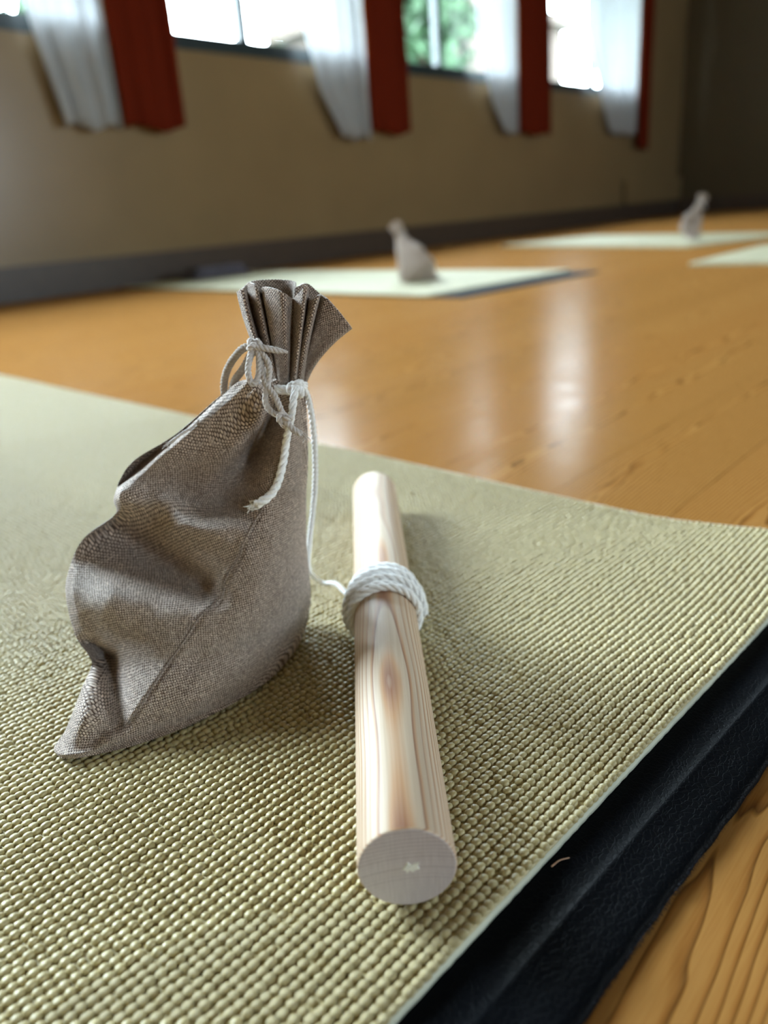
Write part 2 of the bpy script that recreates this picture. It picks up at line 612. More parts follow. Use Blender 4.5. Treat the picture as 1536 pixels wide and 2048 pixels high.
wb = Boxes()
TH = 0.22
wb.box(S_LEFT - TH, S_RIGHT + TH, N_WALL, N_WALL + TH, FLOOR_Z - .1, SILL)
wb.box(S_LEFT - TH, S_RIGHT + TH, N_WALL, N_WALL + TH, HEAD, CEIL)
edges = [S_LEFT - TH] + [e for w in WINDOWS for e in w] + [S_RIGHT + TH]
for k in range(0, len(edges), 2):
    wb.box(edges[k], edges[k + 1], N_WALL, N_WALL + TH, SILL, HEAD)
for (a, b), hd in zip(WINDOWS, HEADS):
    if hd < HEAD:
        wb.box(a, b, N_WALL, N_WALL + TH, hd, HEAD)
tag(wb.build('wall_back', M_WALL), 'tan painted wall with the row of curtained windows', None, None, 'structure')
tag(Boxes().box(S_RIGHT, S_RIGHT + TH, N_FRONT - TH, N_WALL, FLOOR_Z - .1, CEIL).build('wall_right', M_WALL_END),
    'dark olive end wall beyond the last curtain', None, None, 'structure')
wl = Boxes()
wl.box(S_LEFT - TH, S_LEFT, N_FRONT - TH, N_WALL, FLOOR_Z - .1, END_SILL)
wl.box(S_LEFT - TH, S_LEFT, N_FRONT - TH, N_WALL, END_HEAD, CEIL)
edges = [N_FRONT - TH] + [e for w in END_WINDOWS for e in w] + [N_WALL]
for k in range(0, len(edges), 2):
    wl.box(S_LEFT - TH, S_LEFT, edges[k], edges[k + 1], END_SILL, END_HEAD)
tag(wl.build('wall_left', M_WALL), 'tan painted end wall outside the picture', None, None, 'structure')
for i, (a, b) in enumerate(END_WINDOWS):
    fb = Boxes()
    for n0, n1, z0, z1 in ((a, b, END_SILL, END_SILL + .05), (a, b, END_HEAD - .05, END_HEAD), (a, a + .05, END_SILL + .05, END_HEAD - .05), (b - .05, b, END_SILL + .05, END_HEAD - .05)):
        fb.box(S_LEFT - .06, S_LEFT - .02, n0, n1, z0, z1)
    win = fb.build('window_%d' % (i + 6), plain('dark_aluminium_end', (0.020, 0.030, 0.032), 0.35))
    tag(win, 'dark framed window of the end wall', None, None, 'structure')
wf = Boxes()
wf.box(S_LEFT - TH, S_RIGHT + TH, N_FRONT - TH, N_FRONT, FLOOR_Z - .1, FRONT_SILL)
wf.box(S_LEFT - TH, S_RIGHT + TH, N_FRONT - TH, N_FRONT, FRONT_HEAD, CEIL)
edges = [S_LEFT - TH] + [e for w in FILL_WINDOWS for e in w] + [S_RIGHT + TH]
for k in range(0, len(edges), 2):
    wf.box(edges[k], edges[k + 1], N_FRONT - TH, N_FRONT, FRONT_SILL, FRONT_HEAD)
for i, (a, b) in enumerate(FILL_WINDOWS):
    fb = Boxes()
    for s0, s1, z0, z1 in ((a, b, FRONT_SILL, FRONT_SILL + .05), (a, b, FRONT_HEAD - .05, FRONT_HEAD), (a, a + .05, FRONT_SILL + .05, FRONT_HEAD - .05), (b - .05, b, FRONT_SILL + .05, FRONT_HEAD - .05)):
        fb.box(s0, s1, N_FRONT - .06, N_FRONT - .02, z0, z1)
    wn = fb.build('window_%d' % (i + 6), M_FRAME)
    Boxes().box(a + .05, b - .05, N_FRONT - .042, N_FRONT - .038, FRONT_SILL + .05, FRONT_HEAD - .05).build('pane', M_GLASS, wn)
    tag(wn, ['narrow window added behind the viewer for fill light', 'wide window added behind the viewer for fill and wall sheen'][i], None, None, 'structure')
tag(wf.build('wall_front', M_WALL), 'tan painted wall behind the viewer', None, None, 'structure')
tag(Boxes().box(S_LEFT - TH, S_RIGHT + TH, N_FRONT - TH, N_WALL + TH, CEIL, CEIL + .12).build('ceiling', M_CEIL), 'pale painted ceiling', None, None, 'structure')
tag(Boxes().box(S_LEFT, S_RIGHT - .02, N_WALL - .018, N_WALL - .0005, FLOOR_Z + .0005, .115).build('baseboard_back', M_BASE), 'dark wooden baseboard under the windows', None, None, 'structure')
tag(Boxes().box(S_RIGHT - .018, S_RIGHT - .0005, N_FRONT, N_WALL - .02, FLOOR_Z + .0005, .115).build('baseboard_right', M_BASE), 'dark wooden baseboard of the end wall', None, None, 'structure')
tag(Boxes().box(3.70, S_RIGHT - .001, N_WALL - .035, N_WALL - .019,   .116, .30).build('corner_slab', M_WALL), 'added tan slab standing in for differently lit corner wall', None, None, 'structure')  # added slab, stands in for wall caught in different light
tag(Boxes().box(S_LEFT + .1, S_RIGHT - .1, N_WALL - .075, N_WALL - .0005, 2.56, 2.60).build('trim_2', M_FRAME), 'curtain rail along the window wall', None, None, 'structure')

MULL = {0: [-3.0], 1: [], 2: [-0.01], 3: [1.405], 4: [3.22]}
for i, (a, b) in enumerate(WINDOWS):
    fb = Boxes()
    t = 0.045
    hd = HEADS[i]
    fb.box(a, b, N_WALL - .006, N_WALL + .06, SILL - .012, SILL + t)
    fb.box(a, b, N_WALL + .02, N_WALL + .06, hd - t, hd)
    fb.box(a, a + t, N_WALL + .02, N_WALL + .06, SILL + t, hd - t)
    fb.box(b - t, b, N_WALL + .02, N_WALL + .06, SILL + t, hd - t)
    win = fb.build('window_%d' % (i + 1), M_FRAME)
    tag(win, 'dark framed window %s' % ['added out of view on the left to set the shadow direction', 'left of the first white curtain', 'between the first two curtain pairs',
        'between the second and third red curtains', 'behind the last white curtain'][i], None, None, 'structure')
    xs = [a + t] + MULL[i] + [b - t]
    for mx in MULL[i]:
        Boxes().box(mx - .025, mx + .025, N_WALL + .022, N_WALL + .058, SILL + t, hd - t).build('mullion', M_FRAME, win)
    for k in range(len(xs) - 1):
        l = xs[k] + (0.025 if k > 0 else 0)
        r = xs[k + 1] - (0.025 if k < len(xs) - 2 else 0)
        Boxes().box(l, r, N_WALL + .038, N_WALL + .042, SILL + t, hd - t).build('pane', M_GLASS, win)


def curtain(name, mat, s_left, s_right, z_bot, folds, amp, label, cat_group, nrow=40, ncol=120, off=0.055):
    """hanging cloth; s_left and s_right are edge tables (z, s)"""
    zt = 2.57
    V = []
    zl, sl = zip(*s_left)
    zr, sr = zip(*s_right)
    for r in range(nrow + 1):
        z = z_bot + (zt - z_bot) * r / nrow
        a, b = np.interp(z, zl, sl), np.interp(z, zr, sr)
        for c in range(ncol + 1):
            u = c / ncol
            ph = 2 * math.pi * folds * u
            n = N_WALL - off - amp * (math.sin(ph) + 0.35 * math.sin(2.3 * ph + 1.0)) * (0.75 + 0.25 * math.sin(z * 3 + u * 5))
            zz = z + (0.012 * math.sin(ph * 0.5) if r == 0 else 0)
            V.append(RW(a + (b - a) * u, n, zz))
    Fq = [(r * (ncol + 1) + c, r * (ncol + 1) + c + 1, (r + 1) * (ncol + 1) + c + 1, (r + 1) * (ncol + 1) + c) for r in range(nrow) for c in range(ncol)]
    o = link(name, mesh_from(name, V, Fq), mat, None, smooth=True)
    md = o.modifiers.new('thickness', 'SOLIDIFY')
    md.thickness = 0.0015
    tag(o, label, 'curtain', cat_group)
    return o


WC, RC = 'white curtains on the window wall', 'red curtains on the window wall'
curtain('white_curtain', M_WHITE_C, [(.57, -.97), (.9, -1.03), (2.4, -1.06)], [(.57, -.74), (2.4, -.74)], .575, 3, .022, 'white curtain beside the red curtain nearest the viewer, above the bare wall', WC)
curtain('red_curtain', M_RED_C, [(.57, -.73), (2.4, -.73)], [(.57, -.44), (2.4, -.40)], .575, 2.5, .02, 'widest red curtain, next to the white curtain nearest the viewer', RC)
curtain('white_curtain', M_WHITE_C, [(.55, .48), (.75, .35), (1.0, .28), (2.4, .26)], [(.55, .68), (2.4, .68)], .555, 3.5, .022, 'white curtain hanging just above and right of the large pouch', WC)
curtain('red_curtain', M_RED_C, [(.57, .69), (2.4, .69)], [(.57, 1.02), (2.4, 1.0)], .582, 2.5, .02, 'dark red curtain in the middle of the window wall', RC)
curtain('white_curtain', M_WHITE_C, [(.57, 1.95), (.75, 1.80), (1.1, 1.66), (2.4, 1.64)], [(.57, 2.08), (2.4, 2.07)], .60, 3, .022, 'narrow blue-white curtain beside the narrowest red curtain', WC)
curtain('red_curtain', M_RED_C, [(.57, 2.09), (2.4, 2.08)], [(.57, 2.49), (2.4, 2.46)], .60, 3, .02, 'narrow red curtain third along the window wall', RC)
curtain('white_curtain', M_WHITE_C, [(.57, 3.38), (.8, 3.22), (1.25, 2.94), (2.4, 2.90)], [(.57, 3.80), (2.4, 3.81)], .62, 5, .022, 'wide white curtain closest to the dark end wall', WC)
curtain('red_curtain', M_RED_C, [(.57, 3.82), (2.4, 3.82)], [(.57, 4.05), (2.4, 4.07)], .52, 2, .02, 'shaded reddish-brown curtain strip at the dark end wall', RC)

# ------------------------------------------------------------------ outside
lawn = Boxes().box(-30, 40, N_WALL + TH + .01, 45, -.45, -.40).build('ground_outside', M_LAWN)
tag(lawn, 'lawn outside the windows', None, None, 'structure')


def tree(s, n, h, r, label, leaves=700):
    x, y, _ = RW(s, n)
    t = empty('garden_tree', (x, y, -.40))
    P = np.array([[0, 0, 0], [.05, .02, h * .25], [-.03, .04, h * .5], [.02, 0, h * .75]])
    V, Fs = tube_arrays(catmull(P, 12), np.linspace(.14, .05, 12), 10)
    link('trunk', mesh_from('trunk', V, Fs), M_BARK, t, True)
    cen = np.array([[rng.normal(0, .42 * r), rng.normal(0, .42 * r), h * .62 + rng.normal(0, .22 * h)] for _ in range(leaves)])
    A = rng.normal(size=(leaves, 2, 3))
    A /= np.linalg.norm(A, axis=2)[:, :, None]
    a = A[:, 0] * .17 * r / 1.2
    b = A[:, 1] * .13 * r / 1.2
    V = np.stack([cen - a, cen + b, cen + a, cen - b], 1).reshape(-1, 3)
    Fq = np.arange(len(V)).reshape(-1, 4)
    link('foliage', np_mesh('foliage', V, Fq), M_LEAF, t)
    return tag(t, label, 'tree', 'trees outside the windows')


tree(1.4, 9.0, 3.6, 1.0, 'green tree outside the window nearest the viewer')
tree(4.9, 11.5, 3.4, 0.8, 'pale green tree outside, between the first two curtain pairs')
tree(8.9, 9.0, 5.4, 0.95, 'dense green tree outside, right of the middle red curtain', 2600)
bld = empty('garden_house', RW(13.6, 10.5, -.40), AZ)
hb = lambda nm, x0, x1, y0, y1, z0, z1, mt, pr: link(nm, mesh_from(nm, [(x, y, z) for z in (z0, z1) for x, y in ((x0, y0), (x1, y0), (x1, y1), (x0, y1))],
    [(0, 3, 2, 1), (4, 5, 6, 7), (0, 1, 5, 4), (1, 2, 6, 5), (2, 3, 7, 6), (3, 0, 4, 7)]), mt, pr)
hb('wall', -2.6, 2.6, 0, 4, 0, 4.3, M_RENDER, bld)
hb('roof', -2.9, 2.9, -.3, 4.3, 4.3, 4.5, M_RENDER, bld)
for k in range(3):
    w_ = hb('window', -2.0 + k * 1.5, -1.1 + k * 1.5, -.03, .02, .9, 2.1, M_FRAME, bld)
tag(bld, 'peach coloured house seen through the far windows', 'house')

# ------------------------------------------------------------------ mats
UA = math.radians(44.0)
MU = np.array([math.cos(UA), math.sin(UA)])
MV = np.array([-MU[1], MU[0]])
U0, U1, V0, V1 = 0.440 - 0.61, 0.440, 0.1062, 0.1062 + 1.73


def ss(t):
    t = np.clip(t, 0, 1)
    return t * t * (3 - 2 * t)


def lift(u, v):
    """the mat's corner curls up a little and its edge waves"""
    c = 0.0085 * ss(1 - (U1 - u) / 0.10) * ss(1 - (v - V0) / 0.11)
    wv = 0.0004 * ss(1 - (U1 - u) / 0.08) * (1 + np.sin(v * 17.0))
    return c + wv


def muv(u, v, z):
    u, v, z = np.broadcast_arrays(u, v, z)
    return np.stack([u * MU[0] + v * MV[0], u * MU[1] + v * MV[1], z], -1)


BEAD_H = 0.0019
BASE_Z = -BEAD_H
mat_obj = empty('exercise_mat', muv(0.2, 0.6, -0.0052), 0.0)
tag(mat_obj, 'olive green beaded exercise mat under the dowel and the large pouch', 'mat')
MAT_LOC = np.array(muv(0.2, 0.6, -0.0052))


def sheet(name, us, vs, ztop, zbot, mat, parent, wob=0.0):
    gu, gv = np.meshgrid(us, vs, indexing='ij')
    jit = wob * np.sin(gu * 900 + 3 * np.sin(gu * 210))
    edge = np.zeros_like(gv)
    edge[:, 0] = jit[:, 0]
    top = muv(gu, gv + edge, ztop + lift(gu, gv))
    bot = muv(gu, gv + edge, zbot + lift(gu, gv))
    nu, nv = gu.shape
    V = np.vstack([top.reshape(-1, 3), bot.reshape(-1, 3)])
    i, j = np.meshgrid(np.arange(nu - 1), np.arange(nv - 1), indexing='ij')
    q = np.stack([i * nv + j, (i + 1) * nv + j, (i + 1) * nv + j + 1, i * nv + j + 1], -1).reshape(-1, 4)
    Fs = [q, q[:, ::-1] + nu * nv]
    B = nu * nv
    a = np.arange(nu - 1)
    Fs.append(np.stack([a * nv, a * nv + B, (a + 1) * nv + B, (a + 1) * nv], -1))
    Fs.append(np.stack([(a + 1) * nv + nv - 1, (a + 1) * nv + nv - 1 + B, a * nv + nv - 1 + B, a * nv + nv - 1], -1))
    b = np.arange(nv - 1)
    Fs.append(np.stack([b + 1, b + 1 + B, b + B, b], -1))
    e = (nu - 1) * nv
    Fs.append(np.stack([e + b, e + b + B, e + b + 1 + B, e + b + 1], -1))
    return link(name, np_mesh(name, V - MAT_LOC, np.vstack(Fs)), mat, parent)


us = np.linspace(U0, U1, 240)
vs = np.r_[V0, np.linspace(V0 + .004, V0 + .16, 14), np.linspace(V0 + .2, V1, 24)]
sheet('mat_base', us, vs, BASE_Z + 0.0002, -0.0024, M_MAT, mat_obj, 0.00008)
sheet('mat_backing', us, np.r_[V0 - .0007, vs[1:]], -0.0024, -0.0048, M_MATEDGE, mat_obj, 0.0001)


def dome(seg, lats):
    V = []
    for la in lats:
        for k in range(seg):
            a = 2 * math.pi * (k + .5) / seg
            # rounded-square plan
            c, s = math.cos(a), math.sin(a)
            q = (abs(c) ** 2.8 + abs(s) ** 2.8) ** (-1 / 2.8)
            ra = q * math.cos(la) ** .75
            V.append((ra * c, ra * s - .28 * math.sin(la), math.sin(la)))
    V.append((0, -.28, 1.0))
    T = []
    for r in range(len(lats) - 1):
        for k in range(seg):
            n = (k + 1) % seg
            T += [(r * seg + k, r * seg + n, (r + 1) * seg + n), (r * seg + k, (r + 1) * seg + n, (r + 1) * seg + k)]
    b = (len(lats) - 1) * seg
    for k in range(seg):
        T.append((b + k, b + (k + 1) % seg, len(V) - 1))
    return np.array(V), np.array(T)


PU, PV = 0.00325, 0.0035
nu, nv = int((U1 - U0) / PU), int((V1 - V0 - 0.001) / PV)
iu, iv = np.meshgrid(np.arange(nu), np.arange(nv), indexing='ij')
iu, iv = iu.ravel(), iv.ravel()
row_shift = rng.uniform(-.5, .5, nv)
bu = U0 + (iu + .5 + .35 * row_shift[iv]) * PU + rng.normal(0, .00016, iu.size)
bv = V0 - .0003 + (iv + .5) * PV + rng.normal(0, .00013, iu.size) + .0004 * np.sin(bu * 55 + iv * .05)
su = .00193 * rng.normal(1, .07, iu.size)
sv = .00174 * rng.normal(1, .06, iu.size)
sh = BEAD_H * np.clip(rng.normal(.97, .09, iu.size), .62, 1.12)
small = rng.random(iu.size) < .05
su[small] *= .8
sv[small] *= .82
sh[small] *= .72
rot = rng.normal(0, .12, iu.size)
keep = (bu > U0 + .001) & (bu < U1 - .0016)
bu, bv, su, sv, sh, rot = (a[keep] for a in (bu, bv, su, sv, sh, rot))
cen = muv(bu, bv, BASE_Z + lift(bu, bv))
dist = np.linalg.norm(cen - np.array([0, 0, CAM_H]), axis=1)
camF, camR, camU = np.array(_fw), np.array(_rt), np.array(_up)
q = cen - np.array([0, 0, CAM_H])
depth = q @ camF
inframe = (np.abs(q @ camR / depth) < 768 / F_PX) & (np.abs(q @ camU / depth) < 1024 / F_PX)
order = np.argsort(np.where(inframe, dist, 9.0))
single = np.zeros(len(bu), bool)
single[order[:300]] = True


def beads(sel, seg, lats):
    Vt, Tt = dome(seg, lats)
    c, s = np.cos(rot[sel] + UA), np.sin(rot[sel] + UA)
    X = Vt[None, :, 0] * su[sel][:, None]
    Y = Vt[None, :, 1] * sv[sel][:, None]
    Z = Vt[None, :, 2] * sh[sel][:, None]
    P = np.stack([c[:, None] * X - s[:, None] * Y, s[:, None] * X + c[:, None] * Y, Z], -1) + cen[sel][:, None, :]
    n = len(P)
    T = (Tt[None] + (np.arange(n) * len(Vt))[:, None, None]).reshape(-1, 3)
    return P.reshape(-1, 3) - MAT_LOC, T


VA, TA = [], []
base = 0
near = (dist < .52) & ~single
mid_ = (dist >= .52) & (dist < .9)
far_ = dist >= .9
for sel, seg, lats in ((near, 8, (0, .62, 1.15)), (mid_, 6, (0, .8)), (far_, 4, (0, .7))):
    Pv, Tv = beads(sel, seg, lats)
    VA.append(Pv)
    TA.append(Tv + base)
    base += len(Pv)
bo = link('bead_surface', np_mesh('bead_surface', np.vstack(VA), np.vstack(TA)), M_MAT, mat_obj, True)
bo['kind'] = 'stuff'
Vt, Tt = dome(8, (0, .62, 1.15))
bead_me = np_mesh('bead', Vt, Tt)
bead_me.materials.append(M_MAT)
bead_me.polygons.foreach_set('use_smooth', [True] * len(bead_me.polygons))
for i in np.nonzero(single)[0]:
    o = link('bead', bead_me, None, mat_obj)
    o.location = Vector(cen[i] - MAT_LOC)
    o.rotation_euler = (0, 0, float(rot[i] + UA))
    o.scale = (float(su[i]), float(sv[i]), float(sh[i]))

# black mat below, sticking out along the short end
BLK_V0 = V0 - 0.0355
blk = empty('exercise_mat', muv(0.2, 0.6, FLOOR_Z))
tag(blk, 'black leatherette mat sticking out below the beaded green mat', 'mat')
BL = np.array(muv(0.2, 0.6, FLOOR_Z))
prof = [(0.0, -.0078), (.0004, -.0062), (.0014, -.0054), (.004, -.0051), (.010, -.0050), (.0175, -.0049), (.0184, -.0046), (.0188, -.0049), (.022, -.0052),
        (.028, -.0053), (.033, -.0051), (.036, -.0050), (.06, -.0050), (.3, -.0050), (1.70, -.0050)]
un = np.linspace(U0 - .05, U1 - .03, 160)
pv = np.array(prof)
gu = np.repeat(un[:, None], len(prof), 1)
wig = .0012 * np.sin(un * 14)[:, None] * ((pv[None, :, 0] > .012) & (pv[None, :, 0] < .025))
edgew = (.00025 * np.sin(un * 330) + .0004 * np.sin(un * 47))[:, None] * (pv[None, :, 0] < .003)
top = muv(gu, BLK_V0 + pv[None, :, 0] + wig + edgew, np.repeat(pv[None, :, 1], len(un), 0))
bot = muv(gu, BLK_V0 + pv[None, :, 0] + .0006 + edgew, FLOOR_Z + .0001)
kA, kB = len(un), len(prof)
Vb = np.vstack([top.reshape(-1, 3), bot.reshape(-1, 3)]) - BL
i, j = np.meshgrid(np.arange(kA - 1), np.arange(kB - 1), indexing='ij')
qd = np.stack([i * kB + j, (i + 1) * kB + j, (i + 1) * kB + j + 1, i * kB + j + 1], -1).reshape(-1, 4)
a = np.arange(kA - 1)
side = np.stack([a * kB, a * kB + kA * kB, (a + 1) * kB + kA * kB, (a + 1) * kB], -1)
Mt = np_mesh('mat_top', Vb, np.vstack([qd]))
so = link('mat_top', Mt, M_LEATHER, blk, True)
Ms = np_mesh('cut_edge', Vb, np.vstack([side, qd[:, ::-1] + kA * kB]))
link('cut_edge', Ms, M_FUZZ, blk)
fz = []
for _ in range(3800):
    u_ = rng.uniform(.05, .33)
    z_ = rng.uniform(FLOOR_Z + .0004, -.0054)
    p0 = muv(u_, BLK_V0 + .0003, z_)
    d = np.array(muv(rng.normal(0, .0006), -abs(rng.normal(.0006, .0004)), rng.normal(0, .0005)))
    wv_ = np.array(muv(.00009, 0, 0))
    fz.append((np.array([p0 - wv_, p0 + wv_, p0 + d + np.array([0, 0, .00005])]) - BL, [(0, 1, 2)]))
Vf, Ff = join_arrays(fz)
fo = link('edge_fuzz', mesh_from('edge_fuzz', Vf, Ff), M_FUZZ, blk)
fo['kind'] = 'stuff'

sp = np.array([(40.3, 189.8, -4.6), (43.3, 191.6, -4.2), (46.7, 192.7, -4.6)]) / 1000 - np.array([MV[0], MV[1], 0]) * .0052
V_, F_ = tube_arrays(catmull(sp, 10), np.linspace(.00028, .00018, 10), 6)
tag(link('wood_splinter', mesh_from('wood_splinter', V_ - sp[0], F_), M_SPLINT), 'tiny reddish wood splinter lying on the black mat', 'splinter').location = sp[0]

# mats further away


def far_mat(corner, az, length, width, label, strip=True, zt=-.002):
    """corner = near end on the viewer's side; length runs along az"""
    t = empty('exercise_mat', (*corner, FLOOR_Z), az)
    L = lambda nm, x0, x1, y0, y1, z0, z1, mt: hb(nm, x0, x1, y0, y1, z0, z1, mt, t)
    if strip:
        L('under_mat', -.10, length - .05, -width + .01, -.012, .0003, .004, M_FUZZ)
    L('mat_top', 0, length, -width, 0, .0041 if strip else .0003, .0085, M_MATFAR)
    return tag(t, label, 'mat', 'mats laid out further back')


far_mat((.150, 1.955), math.radians(131.0), 1.70, .60, 'pale beaded mat with black end strip, reaching to the wall behind the large pouch')
far_mat((1.2015, 2.99), math.radians(113.5), 1.25, .60, 'pale mat lying along the far wall behind the upright far pouch', False)
far_mat((1.75, 1.45), math.radians(136.0), 1.16, .62, 'pale green mat cut off by the edge of the picture', False)

# ------------------------------------------------------------------ dowel
DA, DB, DR = np.array([-.0016, .1712, .0149]), np.array([-.0054, .4985, .0149]), .0147
dl = DB - DA
DLEN = float(np.linalg.norm(dl))
daz = math.atan2(dl[1], dl[0]) - math.pi / 2
dowel = empty('wooden_dowel', tuple(DA - np.array([0, 0, DR])), daz)
tag(dowel, 'thick pale pine dowel lying on the green mat with cord wound round it', 'dowel')
seg = 96
rings = [(0.0, DR - .0007), (.0003, DR - .0003), (.0008, DR), (DLEN - .0008, DR), (DLEN - .0003, DR - .0003), (DLEN, DR - .0007)]
Vd, Fd = [], []
for y, r in rings:
    for k in range(seg):
        a_ = 2 * math.pi * k / seg
        Vd.append((r * math.cos(a_), y, r * math.sin(a_)))
for r in range(len(rings) - 1):
    for k in range(seg):
        n = (k + 1) % seg
        Fd.append((r * seg + k, (r + 1) * seg + k, (r + 1) * seg + n, r * seg + n))
Fd.append(tuple(range(seg)))
Fd.append(tuple(range(len(Vd) - 1, len(Vd) - seg - 1, -1)))
me = mesh_from('rod', Vd, Fd)
rod = link('rod', me, M_DOWEL, dowel)
rod.location = (0, 0, DR)
for pgn in me.polygons:
    pgn.use_smooth = len(pgn.vertices) == 4 and abs(pgn.normal.y) < .9
# irregular white filler spot in the middle of the cut end
star = [(-2.6, -.5), (-1.5, .9), (-1.0, 2.0), (-.1, .9), (.9, 1.3), (2.3, 1.6), (1.9, .2), (2.2, -.7), (.9, -1.1), (.3, -1.7), (-.6, -.9), (-1.3, -1.9), (-1.7, -.9)]
Vs = [(x * .001, -.00035, z * .001) for x, z in star] + [(x * .00112, .0003, z * .00112) for x, z in star]
n_ = len(star)
Fs_ = [tuple(range(n_))] + [(k, k + n_, (k + 1) % n_ + n_, (k + 1) % n_) for k in range(n_)]
pl = link('filler_spot', mesh_from('filler_spot', Vs, Fs_), M_PLUG, dowel)
pl.location = (.0012, 0, DR + .0003)
pl['label'] = 'white irregular spot in the middle of the cut end'

# ------------------------------------------------------------------ large pouch
PLp = np.array([(-42.1, 322.0, 130.8), (-55.8, 322.0, 130.3), (-64.5, 322.0, 125.9), (-86.0, 322.0, 111.1), (-105.6, 322.0, 101.1), (-113.8, 322.0, 92.6), (-117.5, 320.0, 84.4), (-117.5, 317.0, 78.5), (-132.6, 314.0, 69.2), (-140.5, 309.0, 55.3), (-141.3, 304.0, 45.6), (-137.7, 296.0, 32.4), (-131.3, 290.0, 25.0), (-129.9, 287.0, 21.8), (-132.5, 280.0, 16.6), (-135.6, 272.0, 9.3), (-138.1, 266.0, 4.1), (-140.9, 260.4, 1.0), (-136.4, 254.3, 1.0)]) / 1000
PRp = np.array([(-30.2, 325.0, 129.9), (-30.1, 326.0, 125.8), (-30.0, 327.0, 120.2), (-30.5, 329.0, 110.9), (-31.3, 331.0, 99.0), (-32.5, 333.0, 89.1), (-34.3, 334.0, 79.4), (-35.5, 335.0, 71.8), (-37.0, 336.0, 59.0), (-38.0, 337.0, 45.8), (-38.4, 338.0, 32.1), (-39.0, 338.0, 19.9), (-41.0, 337.0, 10.9), (-43.5, 334.0, 3.8), (-46.8, 323.7, 1.0), (-50.6, 312.2, 1.0), (-54.4, 303.0, 1.0), (-58.2, 296.7, 1.0), (-61.2, 293.2, 1.0)]) / 1000
NR = len(PLp)
BF = np.array([6, 9, 11, 15, 19, 23, 26, 28, 33, 36, 38, 38, 36, 33, 29, 22, 13, 5, 1.0]) / 1000
GF = np.array([0, 0, 0, 0, 0, 0, 0, 0, 0, 0, 0, 0, 0, 0, 2, 4, 7, 9.5, 10.5]) / 1000
BB = np.array([6, 8, 9, 13, 18, 21, 24, 26, 30, 34, 36, 37, 37, 37, 36, 34, 30, 26, 22]) / 1000
PK = np.array([.55, .6, .64, .70, .74, .76, .77, .77, .74, .70, .66, .62, .57, .53, .49, .46, .44, .44, .45])
SEAM_U = np.array([.60, .74, .80, .84, .83, .82, .80, .78, .72, .68, .64, .58, .52, .46, .39, .32, .27, .24, .22])
BO = np.array([-.10, .315, .06])
BW = np.array([.281, -.88514, .37091])
BR = np.array([.95312, .30258, 0.])
BP = np.array([-.11223, .35353, .92867])
GDIR = np.array([.50, -.866, 0.])


def polyline_field(A, Bc, pts, amp, wa, wb=None):
    """displacement field round a fold line; wa and wb are the widths on its two sides (mm)"""
    pts = np.array(pts, float)
    amp = np.broadcast_to(np.array(amp, float), (len(pts),))
    wa = np.broadcast_to(np.array(wa, float), (len(pts),))
    wb = wa if wb is None else np.broadcast_to(np.array(wb, float), (len(pts),))
    best = np.full(A.shape, 1e9)
    out = np.zeros(A.shape)
    for k in range(len(pts) - 1):
        p, q_ = pts[k], pts[k + 1]
        d = q_ - p
        L2 = d @ d
        t = np.clip(((A - p[0]) * d[0] + (Bc - p[1]) * d[1]) / L2, 0, 1)
        dx, dy = A - (p[0] + t * d[0]), Bc - (p[1] + t * d[1])
        ds = np.hypot(dx, dy)
        sgn = dx * d[1] - dy * d[0]
        am = amp[k] + t * (amp[k + 1] - amp[k])
        w_ = np.where(sgn > 0, wa[k] + t * (wa[k + 1] - wa[k]), wb[k] + t * (wb[k + 1] - wb[k]))
        val = am * np.exp(-(ds / w_) ** 2)
        m_ = ds < best
        out[m_] = val[m_]
        best[m_] = ds[m_]
    return out


def fold_noise(A, Bc, seed, scale):
    r_ = np.random.default_rng(seed)
    f = np.zeros(A.shape)
    for _ in range(14):
        k = r_.normal(0, 1, 2) * scale
        f += np.sin(A * k[0] + Bc * k[1] + r_.uniform(0, 6.28))
    return f / 14 ** .5


SEAM_PTS = [(64.3, 52.5), (55.0, 32.5), (44.6, 12.9), (32.3, -1.5), (29.7, -7.2), (22.2, -16.0), (18.9, -23.4), (9.8, -28.6), (2.5, -36.1), (-9.4, -47.7), (-21.4, -59.8), (-27.9, -65.9)]
NROW, NFR, NBK = 360, 330, 110
rt_ = np.linspace(0, NR - 1, NROW)


def rowspline(arr):
    arr = arr[:, None] if arr.ndim == 1 else arr
    return catmull(arr, NROW)


L_, R_ = rowspline(PLp), rowspline(PRp)
bf, gf, bb, pk = (rowspline(x)[:, 0] for x in (BF, GF, BB, PK))
sm = rowspline(SEAM_U)[:, 0]
phi = np.linspace(0, math.pi, NFR)
uu = (1 - np.cos(phi)) / 2
gam = np.log(.5) / np.log(pk)
up = uu[None, :] ** gam[:, None]
prof_f = np.clip(np.sin(math.pi * up), 0, 1) ** .78
front = L_[:, None, :] + (R_ - L_)[:, None, :] * uu[None, :, None]
bulge = (bf[:, None, None] * BW + gf[:, None, None] * GDIR)
front = front + prof_f[..., None] * bulge
phb = np.linspace(math.pi, 2 * math.pi, NBK + 2)[1:-1]
ub = (1 - np.cos(phb)) / 2
back = L_[:, None, :] + (R_ - L_)[:, None, :] * ub[None, :, None] + (np.sin(phb) * 1.0)[None, :, None] * bb[:, None, None] * np.array([.10, -.97, .10])
